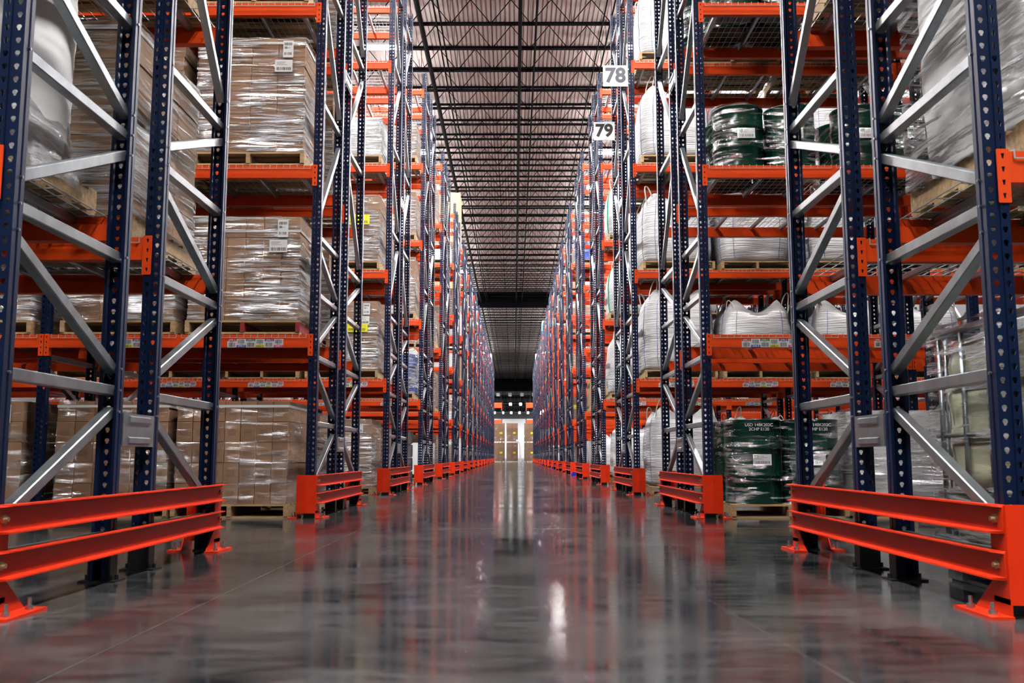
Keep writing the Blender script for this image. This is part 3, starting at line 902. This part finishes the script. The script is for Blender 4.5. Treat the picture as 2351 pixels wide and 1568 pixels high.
def bag_load(side, r, q, L, bay, slot, var=None, green=False, yel=False, detail=True, pal=True, dx=0, scale=1.0, adj='white'):
    if pal: x, y, z = put_pallet(side, r, q, L, bay, slot, dx=dx)
    else: x, y, z = place(side, r, q, L, bay, slot, dx=dx)
    rr = random.Random(r * 1000 + q * 300 + L * 50 + bay * 7 + slot)
    v = var if var is not None else rr.randrange(4)
    t = thing('bulk_bag', '%s bulk bag %s' % (adj, where(side, r, q, L, bay, slot)), 'bulk bag', (x, y, z), 0, 'bulk bags in the %s racks' % side)
    t.scale = (scale, scale, scale)
    link('bag_body', BAGS[v][0], t)
    sms = BAGS[v][1][1 if green else 0]
    vis = (2, 3, 5) if side == 'right' else (4, 5, 7)          # seams on the faces that can be seen
    for k in ((range(len(sms))) if (detail and not green) else ([j for j in vis if j < len(sms)] if not green else range(len(sms)))):
        o = link('bag_seam', sms[k], t); o['label'] = 'green stripe' if green else 'thin blue seam'
    hh = (1.06, 1.0, 1.1, .92)[v]
    for k, (sx, sy) in enumerate(((-1, -1), (1, -1), (1, 1), (-1, 1))):
        if not detail and sy > 0: continue
        link('lifting_loop', LOOPS[(k + v) % 4], t, (sx * .40, sy * .40, hh + .04), rr.uniform(-.6, .6))
    if yel: ship_label(t, (.30 if side == 'right' else -.3), -.545, .20, .20, .16, 2)
    if detail and yel:
        o = ship_label(t, .02, -.48, hh - .12, .30, .09, 0)
    return t

# drums
def drum_mesh(rad, h, m, ribs=(.33, .66)):
    b = MB(); pr = [(0, .01), (rad - .02, .01), (rad, 0), (rad + .004, .006), (rad, .02)]
    for f in ribs:
        z = h * f; pr += [(rad, z - .022), (rad + .010, z - .008), (rad + .010, z + .008), (rad, z + .022)]
    pr += [(rad, h - .02), (rad + .005, h - .012), (rad + .003, h), (rad - .012, h), (rad - .016, h - .015), (0, h - .015)]
    b.lathe(pr, 36)
    return b.mesh('drum', m, smooth=False)
DR = {}
def drum_load(side, r, q, L, bay, slot, rad=.255, h=.78, m='drum', film='film_dark', pal=True, dx=0, adj='green', text=False, n=2):
    if pal: x, y, z = put_pallet(side, r, q, L, bay, slot, dx=dx)
    else: x, y, z = place(side, r, q, L, bay, slot, dx=dx)
    t = thing('wrapped_drums', '%s drums %s' % (adj, where(side, r, q, L, bay, slot)), 'drum load', (x, y, z), 0, '%s drums in the %s racks' % (adj, side))
    key = (rad, h, m)
    if key not in DR:
        me = drum_mesh(rad, h, M[m]); me.polygons.foreach_set('use_smooth', [True] * len(me.polygons)); DR[key] = me
    for i in (-1, 1):
        for j in (-1, 1):
            d = link('drum', DR[key], t, (i * (rad + .008), j * (rad + .008), 0))
            if j < 0:
                ship_label(d, -.02 * i, -rad - .014, h * .52, .17, .10, 3)
                if text:
                    b = MB()
                    add_text(b, 'USD 148K202C', .040, 0, -rad - .006, h * .93, 0); add_text(b, '2CHP E120', .040, 0, -rad - .006, h * .88, 0)
                    tx = link('drum_print', b.mesh('drum_print', M['paper']), d); tx['label'] = 'pale stencilled print'
    # wrap follows the pair of drums: rounded shell
    W = 2 * rad + .03; key = ('dw', rad, h, film)
    if key not in DR:
        b = MB(); ns, nr = 80, 24; pts = []
        for i in range(nr + 2):
            u = min(i / nr, 1); z = h * u * 1.0 + .004
            for k in range(ns):
                a = 2 * math.pi * k / ns; c, s = math.cos(a), math.sin(a)
                e = 5.0; rr_ = (abs(c) ** e + abs(s) ** e) ** (-1 / e) * (W + .006)
                rr_ += noise.noise(Vector((c * 3, s * 3, z * 16))) * .010 + .004
                if i == nr + 1: rr_ *= .9
                zz = z + (.015 if i > nr else 0) + (noise.noise(Vector((c * 2, s * 2, 5))) * .015 if u > .95 else 0)
                pts.append((rr_ * c, rr_ * s, zz))
        fs = [(i * ns + k, i * ns + (k + 1) % ns, (i + 1) * ns + (k + 1) % ns, (i + 1) * ns + k) for i in range(nr + 1) for k in range(ns)]
        b.poly(pts, fs); DR[key] = b.mesh('stretch_wrap', M[film], smooth=True)
    link('stretch_wrap', DR[key], t)
    return t

def box_load(side, r, q, L, bay, slot, h, m, name, adj, noun, w_=1.04, pal=True, film=None, dx=0, cap=None):
    if pal: x, y, z = put_pallet(side, r, q, L, bay, slot, dx=dx)
    else: x, y, z = place(side, r, q, L, bay, slot, dx=dx)
    t = thing(name, '%s %s %s' % (adj, noun, where(side, r, q, L, bay, slot)), noun, (x, y, z), 0, '%ss in the %s racks' % (noun, side))
    b = MB(); e = .015
    pr = [(-w_ / 2 + e, -w_ / 2), (w_ / 2 - e, -w_ / 2), (w_ / 2, -w_ / 2 + e), (w_ / 2, w_ / 2 - e), (w_ / 2 - e, w_ / 2), (-w_ / 2 + e, w_ / 2), (-w_ / 2, w_ / 2 - e), (-w_ / 2, -w_ / 2 + e)]
    b.prism(pr, 'z', 0, h - (.18 if cap else 0))
    if cap: b.prism([(a * .99, c * .99) for a, c in pr], 'z', h - .18, h, 1)
    link('load_body', b.mesh('load_body', [M[m]] + ([M[cap]] if cap else [])), t)
    if film: link('stretch_wrap', film_mesh(w_ + .01, w_ + .01, h + .005, r * 3.1 + L, m=film, nx=14, nz=20, amp=.016), t)
    return t

# ---- left side
Lf, Rt = 'left', 'right'
# first row
def heavy_bag_load():
    x, y, z = put_pallet(Lf, 0, 0, 1, 0, 0)
    t = thing('bulk_bag', 'bulging white wrapped bulk bag on the nearest left shelf, film skirt hanging over its pallet', 'bulk bag', (x, y, z), 0, 'bulk bags in the left racks')
    me, _ = bag_mesh(11, h=1.30, w_=1.12, round_=2.6, peak=.02); me.materials[0] = M['bag_soft']
    link('bag_body', me, t)
    b = MB(); ns = 96; pts = []
    for i in range(9):
        u = i / 8
        for k in range(ns):
            a = 2 * math.pi * k / ns; c, s = math.cos(a), math.sin(a)
            rr_ = (abs(c) ** 3 + abs(s) ** 3) ** (-1 / 3) * (.535 + .055 * (1 - u) ** 1.3) + noise.noise(Vector((c * 5, s * 5, u * 2))) * .035 * (1 - u) ** .7
            pts.append((rr_ * c, rr_ * s, -.085 + .385 * u + noise.noise(Vector((c * 4, s * 4, 9))) * .03 * (1 - u)))
    b.poly(pts, [(i * ns + k, i * ns + (k + 1) % ns, (i + 1) * ns + (k + 1) % ns, (i + 1) * ns + k) for i in range(8) for k in range(ns)])
    link('film_skirt', b.mesh('film_skirt', M['film_white'], smooth=True), t)
heavy_bag_load()
carton_load(Lf, 0, 1, 1, 0, 0, 3, 3, 5, 1.06, labels=3, band=1.02)
carton_load(Lf, 0, 1, 1, 0, 1, 3, 3, 4, .95, detail=False)
carton_load(Lf, 0, 0, 1, 0, 1, 3, 3, 4, .95, detail=False)
for sl in (0, 1):
    carton_load(Lf, 0, 1, 2, 0, sl, 4, 3, 4, .9, detail=False)
    carton_load(Lf, 0, 0, 2, 0, sl, 4, 3, 4, .9, detail=False)
for side in (Lf, Rt):
    for q in (0, 1):
        for L in (3, 4, 5):
            for sl in (0, 1): carton_load(side, 0, q, L, 0, sl, 3, 2, 3, 1.15, detail=False, labels=0, film=None)  # unseen upper loads, added to block lamp light from the rows behind
# second row
carton_load(Lf, 1, 0, 0, 0, 0, 7, 2, 5, .95, band=.90, film='film_dark', labels=0)
carton_load(Lf, 1, 0, 0, 0, 1, 6, 2, 5, .95, band=.90, film='film_dark')
carton_load(Lf, 1, 0, 0, 1, 0, 5, 2, 5, .95, film='film_dark', detail=False, labels=2)
carton_load(Lf, 1, 0, 0, 1, 1, 5, 2, 5, .95, film='film_dark', detail=False)
carton_load(Lf, 1, 0, 1, 0, 0, 6, 2, 5, 1.00, labels=2, band=.86, red=True)
carton_load(Lf, 1, 0, 1, 0, 1, 3, 3, 3, .72)
carton_load(Lf, 1, 0, 1, 1, 0, 4, 3, 4, .9, detail=False)
carton_load(Lf, 1, 0, 1, 1, 1, 4, 3, 4, .8, detail=False)
carton_load(Lf, 1, 0, 2, 0, 0, 4, 2, 12, 1.15, labels=2, band=1.10)
carton_load(Lf, 1, 0, 2, 0, 1, 4, 2, 8, 1.10, labels=0)
carton_load(Lf, 1, 0, 2, 1, 0, 4, 3, 6, 1.1, detail=False)
for sl in (0, 1):
    carton_load(Lf, 1, 0, 3, 0, sl, 4, 3, 6, 1.0, detail=False)
    carton_load(Lf, 1, 1, 3, 0, sl, 4, 3, 6, 1.0, detail=False)
    carton_load(Lf, 1, 1, 0, 0, sl, 5, 3, 4, .9, detail=False)
    carton_load(Lf, 1, 1, 1, 0, sl, 4, 3, 5, 1.0, detail=False)
carton_load(Lf, 1, 1, 2, 0, 0, 4, 3, 8, 1.15, detail=False)
carton_load(Lf, 1, 1, 2, 0, 1, 4, 3, 8, .8, detail=False)
# third row
carton_load(Lf, 2, 0, 0, 0, 0, 4, 2, 3, .98, labels=1)
carton_load(Lf, 2, 0, 0, 0, 1, 4, 2, 4, .98, detail=False)
carton_load(Lf, 2, 0, 1, 0, 0, 3, 2, 6, 1.03, labels=2, yel=True)
carton_load(Lf, 2, 0, 1, 0, 1, 3, 2, 6, .95, detail=False)
carton_load(Lf, 2, 0, 2, 0, 0, 3, 2, 9, 1.03, labels=0, yel=True)
carton_load(Lf, 2, 0, 2, 0, 1, 3, 2, 9, 1.0, detail=False)
for sl in (0, 1): box_load(Lf, 2, 0, 3, 0, sl, .60, 'white', 'wrapped_white_load', 'low white', 'wrapped load', film='film')
for sl in (0, 1):
    carton_load(Lf, 2, 1, 0, 0, sl, 4, 3, 4, .9, detail=False)
    carton_load(Lf, 2, 1, 1, 0, sl, 4, 3, 4, .9, detail=False)
    carton_load(Lf, 2, 1, 2, 0, sl, 4, 3, 4, .7, detail=False)
    for bay in (1, 2):
        for L in (0, 1, 2, 3): carton_load(Lf, 2, 0, L, bay, sl, 4, 3, 4, (.95, .8, .95, .7)[L], detail=False, labels=L % 2)
# fourth row
def bins(side, r, q, bay, slot):
    x, y, z = place(side, r, q, 0, bay, slot)
    t = thing('steel_bin_stack', 'stacked galvanised bins ' + where(side, r, q, 0, bay, slot), 'bin stack', (x, y, z), 0)
    for k in range(4):
        b = MB(); z0 = k * .27
        b.lathe([(.50, z0), (.52, z0 + .02), (.52, z0 + .24), (.535, z0 + .26), (.50, z0 + .265), (0, z0 + .265)], 24)
        for a in range(12):
            t_ = a * math.pi / 6; b.tube((.525 * math.cos(t_), .525 * math.sin(t_), z0 + .02), (.525 * math.cos(t_), .525 * math.sin(t_), z0 + .25), .012, 5)
        link('steel_bin', b.mesh('steel_bin', M['galv']), t)
bins(Lf, 3, 0, 0, 0)
drum_load(Lf, 3, 0, 1, 0, 0, .26, .80, 'bluedrum', 'film', adj='blue')
carton_load(Lf, 3, 0, 2, 0, 0, 2, 2, 2, 1.15, detail=False)
carton_load(Lf, 3, 0, 3, 0, 0, 3, 2, 4, .9, detail=False, yel=True)
carton_load(Lf, 3, 0, 4, 0, 0, 3, 2, 4, .7, detail=False)
carton_load(Lf, 3, 0, 2, 0, 1, 3, 2, 4, 1.0, detail=False)
bag_load(Lf, 3, 1, 1, 0, 0, 1, detail=False)
# ---- right side
# first row: caged tank, white wrapped load
def tote():
    x, y = slotx(Rt, 0, 0) + .035, ROWY[0] + FD / 2 + .01
    t = thing('caged_liquid_tote', 'cream plastic tank in a galvanised tube cage, on the floor under the nearest right shelf', 'liquid tote', (x, y, 0))
    W = 1.02; b = MB(); ns, nr = 48, 20; pts = []
    for i in range(nr + 1):
        u = i / nr; z = .17 + .90 * u
        sc = 1 - .05 * max(0, abs(2 * u - 1) - .8) / .2
        for k in range(ns):
            a = 2 * math.pi * k / ns; c, s = math.cos(a), math.sin(a); e = 14
            rr_ = (abs(c) ** e + abs(s) ** e) ** (-1 / e) * (W / 2 - .02) * sc + .006 * math.sin(u * 28)
            pts.append((rr_ * c, rr_ * s, z + (.02 * (1 - abs(c * s) * 2) if u > .9 else 0)))
    b.poly(pts, [(i * ns + k, i * ns + (k + 1) % ns, (i + 1) * ns + (k + 1) % ns, (i + 1) * ns + k) for i in range(nr) for k in range(ns)] + [tuple(nr * ns + k for k in range(ns)), tuple(range(ns))[::-1]])
    tk = link('tank', b.mesh('tank', M['tank'], smooth=True), t)
    b = MB(); b.lathe([(0, 1.15), (.10, 1.15), (.11, 1.13), (.11, 1.08)], 20); link('tank_cap', b.mesh('tank_cap', M['black']), tk)
    b = MB(); h = W / 2
    for z in (.18, .40, .66, .90): b.path([(-h, -h, z), (h, -h, z), (h, h, z), (-h, h, z), (-h, -h, z)], .010, 6)
    for z in (1.13,): b.path([(-h, -h, z), (h, -h, z), (h, h, z), (-h, h, z), (-h, -h, z)], .018, 8)
    for k in range(5):
        p = -h + .06 + (W - .12) * k / 4
        for q in (-h, h):
            b.tube((p, q, .12), (p, q, 1.13), .012, 6); b.tube((q, p, .12), (q, p, 1.13), .012, 6)
    link('tube_cage', b.mesh('tube_cage', M['galv'], smooth=True), t)
    b = MB(); b.box(-h, h, -h, h, .11, .165)
    for sx in (-1, 0, 1):
        for sy in (-1, 0, 1): b.cbox((sx * (h - .08), sy * (h - .08), .06), (.14, .14, .10))
    for sx in (-1, 0, 1): b.cbox((sx * (h - .08), 0, .008), (.10, W, .015))
    link('tote_pallet', b.mesh('tote_pallet', M['galv']), t)
    link('stretch_wrap', film_mesh(W + .04, W + .04, 1.05, 4.4, m='film', skirt=0, top=False, amp=.012), t, (0, 0, .12))
tote()
def white_load(slot, h, txt):
    x, y, z = put_pallet(Rt, 0, 0, 1, 0, slot)
    t = thing('wrapped_white_load', txt, 'wrapped load', (x, y, z), 0, 'wrapped loads on the nearest right shelf')
    b = MB(); ns, nr = 64, 40; pts = []
    for i in range(nr + 1):
        u = i / nr
        for k in range(ns):
            a = 2 * math.pi * k / ns; c, s = math.cos(a), math.sin(a); e = 7
            rr_ = (abs(c) ** e + abs(s) ** e) ** (-1 / e) * .525 * (1 - .05 * (1 - u) ** 6) + noise.noise(Vector((c * 1.5 + slot, s * 1.5, u * 16 + c * 2))) * .012
            pts.append((rr_ * c, rr_ * s, h * u))
    b.poly(pts, [(i * ns + k, i * ns + (k + 1) % ns, (i + 1) * ns + (k + 1) % ns, (i + 1) * ns + k) for i in range(nr) for k in range(ns)] + [tuple(nr * ns + k for k in range(ns)), tuple(range(ns))[::-1]])
    link('load_body', b.mesh('load_body', M['bag_soft'], smooth=True), t)
    link('stretch_wrap', film_mesh(1.085, 1.085, h + .01, 2.2 + slot, m='film', amp=.020), t)
white_load(0, 1.30, 'tall white film wrapped load on the nearest right shelf, beside the aisle')
white_load(1, 1.30, 'tall white film wrapped load on the nearest right shelf, farther from the aisle')
for sl in (0, 1):
    carton_load(Rt, 0, 0, 2, 0, sl, 4, 3, 4, .9, detail=False)
    carton_load(Rt, 0, 1, 2, 0, sl, 4, 3, 4, .9, detail=False)
# second row
drum_load(Rt, 1, 0, 0, 0, 0, .262, .78, text=True)
box_load(Rt, 1, 0, 0, 0, 1, .86, 'bag_soft', 'wrapped_white_load', 'grey white', 'wrapped load', film='film', w_=.98, dx=.03)
bag_load(Rt, 1, 0, 0, 1, 0, 1)
for L in (2, 3):
    for bay in (0, 1):
        for sl in (0, 1): drum_load(Rt, 1, 0, L, bay, sl, .245, .62 if L == 2 else .7, pal=False)
for sl in (0, 1):
    drum_load(Rt, 1, 1, 3, 0, sl, .262, .7)
    bag_load(Rt, 1, 1, 4, 0, sl); carton_load(Rt, 1, 0, 4, 0, sl, 4, 3, 4, .9, detail=False)
# third row
for L in (0, 1, 2, 3, 4):
    for bay in (0, 1, 2):
        for sl in (0, 1):
            if bay == 2 and L > 3: continue
            bag_load(Rt, 2, 0, L, bay, sl, scale=.84 if (L == 0 and (bay or sl)) else 1.0, var=(3 if (L == 1 and (bay or sl)) else [0, 2, 1, 0, 2][(L + sl) % 5]), yel=(L == 1 and not (bay == 0 and sl == 0)), detail=bay < 2,
                     adj='yellow tagged white' if (L == 1 and not (bay == 0 and sl == 0)) else 'white')
for L in (1, 2, 3):
    for sl in (0, 1): bag_load(Rt, 2, 1, L, 0, sl, detail=False)
    bag_load(Rt, 2, 1, L, 1, 0, detail=False)
# fourth row
for L in (0, 1, 2, 3):
    for sl in (0, 1): bag_load(Rt, 3, 0, L, 0, sl, green=L in (2, 3), detail=False, adj='green striped white' if L in (2, 3) else 'white')
bag_load(Rt, 3, 0, 1, 1, 0, detail=False)
# ---- remaining rows
rf = random.Random(21)
for r in range(4, 17):
    for side in (Lf, Rt):
        pr = .72 if side == Lf else .20
        for q in (0, 1):
            for L in range(0, 6):
                for bay in range(2 if r < 8 else 1):
                    for sl in (0, 1):
                        if L == 5 and rf.random() > .12: continue
                        if r > 7 and q == 1: continue
                        if r > 9 and sl == 1 and rf.random() > .4: continue
                        if rf.random() > (pr if L else .6): continue
                        if (side, r, L, bay, sl) in ((Lf, 6, 5, 0, 0), (Rt, 12, 5, 0, 0)) or (r == 16 and L == 5): continue
                        u = rf.random()
                        if u < .58: carton_load(side, r, q, L, bay, sl, 3, 2, rf.choice([3, 4, 6]), rf.uniform(.7, 1.1), detail=False, labels=rf.choice([0, 1]), yel=rf.random() < .2)
                        elif u < .72: box_load(side, r, q, L, bay, sl, rf.uniform(.4, 1.0), 'white', 'wrapped_white_load', 'white', 'wrapped load')
                        elif u < .84: bag_load(side, r, q, L, bay, sl, detail=False)
                        elif u < .93: box_load(side, r, q, L, bay, sl, rf.uniform(.5, 1.0), 'kraft_pale', 'pale_crate', 'pale brown', 'crate')
                        else: drum_load(side, r, q, L, bay, sl, .26, .8, 'bluedrum', 'film', adj='blue')
box_load(Lf, 6, 0, 5, 0, 0, 2.0, 'kraft_pale', 'tall_crate', 'very tall tan', 'crate', w_=1.08)
box_load(Rt, 12, 0, 5, 0, 0, 1.6, 'cyan', 'blue_wrapped_load', 'bright blue', 'wrapped load', cap='kraft_pale')
for side in (Lf, Rt):
    box_load(side, 16, 0, 5, 0, 0, 1.5, 'white', 'wrapped_white_load', 'bright white', 'wrapped load', dx=0)

# ------------------------------------------------------------------ signs
def sign(txt, x, y, z):
    t = thing('aisle_number_sign', 'white aisle number sign reading %s, the %s one, beside the right racks' % ((txt, 'higher') if txt == '78' else (txt, 'lower')), 'sign', (x, y, z))
    b = MB(); b.box(-.188, .188, -.004, .004, -.168, .168); link('sign_board', b.mesh('sign_board', M['signal']), t)
    b = MB(); add_text(b, txt, .315, 0, -.0055, 0, 0, .011); link('sign_number', b.mesh('sign_number', M['ink' if txt == '79' else 'grey_ink']), t)
    b = MB(); b.box(-.15, .21, .004, .010, .10, .12); b.box(-.15, .21, .004, .010, -.12, -.10); link('sign_bracket', b.mesh('sign_bracket', M['galv']), t)
sign('78', 1.556, ROWY[2] - .012, 6.36)
sign('79', 1.615, ROWY[2] + ROWD - POST_D - .03, 6.34)

# ------------------------------------------------------------------ staging area behind the racks
def staged(x, y, z, h, label):
    t = thing('wrapped_cartons', label, 'carton stack', (x, y, z), 0, 'carton stacks at the end of the aisle')
    link('wooden_base', PALM, t)
    b = MB(); w_ = 1.10
    for k in range(4):
        for i in range(3):
            for j in range(2):
                b.box(-w_ / 2 + w_ * i / 3 + .002, -w_ / 2 + w_ * (i + 1) / 3 - .002, -w_ / 2 + w_ * j / 2 + .002, -w_ / 2 + w_ * (j + 1) / 2 - .002, PH + h * k / 4, PH + h * (k + 1) / 4 - .003)
    link('cartons', b.mesh('cartons', M['kraft_dark']), t)
    link('stretch_wrap', film_mesh(w_ + .01, w_ + .01, h + .01, x * 3 + z, m='film_dark', nx=8, nz=12), t, (0, 0, PH))
    ship_label(t, .2, -.575, PH + h * .45, .25, .18, 2)
for lay in (0, 1):
    for i, xx in enumerate((-2.7, -1.45, -.17, 1.55, 2.8)):
        staged(xx, 93.2, lay * 1.896, 1.75, '%s of %s stacked film wrapped carton loads at the aisle end, %s' % (('bottom', 'top')[lay], 'two', ('far left', 'left of centre', 'centre', 'right of the gap', 'far right')[i]))
def cross_rack(s):
    side = 'left' if s < 0 else 'right'
    t = thing('pallet_rack', 'orange beamed rack facing the aisle behind the far %s carton stacks' % side, 'pallet rack', (0, 101, 0), 0, 'cross racks beyond the aisle')
    for k in range(2):
        link('upright_frame', FULL[1], t, (s * (1.28 + k * BAY), 0, 0)).scale = (1, 1, .74)
    for z in (4.4, 6.2):
        for face in (0, 1):
            o = link('beam', BEAMF, t, (s * (1.28 + BAY / 2), -FD / 2 if face == 0 else FD / 2, z), math.pi * face); o.scale = (1, 1, 4.2)
        link('wire_deck', DECK2, t, (s * (1.28 + BAY / 2), 0, z))
cross_rack(-1); cross_rack(1)
# hanging duct hose in the gap between the stacks
b = MB()
b.path([(.62, 92.4, 0.02), (.62, 92.4, 1.5), (.58, 92.4, 1.85), (.42, 92.4, 2.02), (.2, 92.4, 2.08)], .10, 10)
tag(link('white_duct', b.mesh('white_duct', M['white'], smooth=True)), 'white vertical duct in the gap between the end carton stacks', 'duct')

# small blue scraps by the right guards
for i, yy in enumerate((28.6, 43.6, 59.0)):
    b = MB(); b.prism([(-.11, 0), (.11, 0), (.06, .10), (-.05, .11)], 'y', -.08, .08)
    tag(link('floor_marker', b.mesh('floor_marker', M['plastic_blue']), None, (1.80, yy, 0)), 'small blue marker on the floor by right guards, %s' % ('nearest', 'middle', 'farthest')[i], 'floor marker')
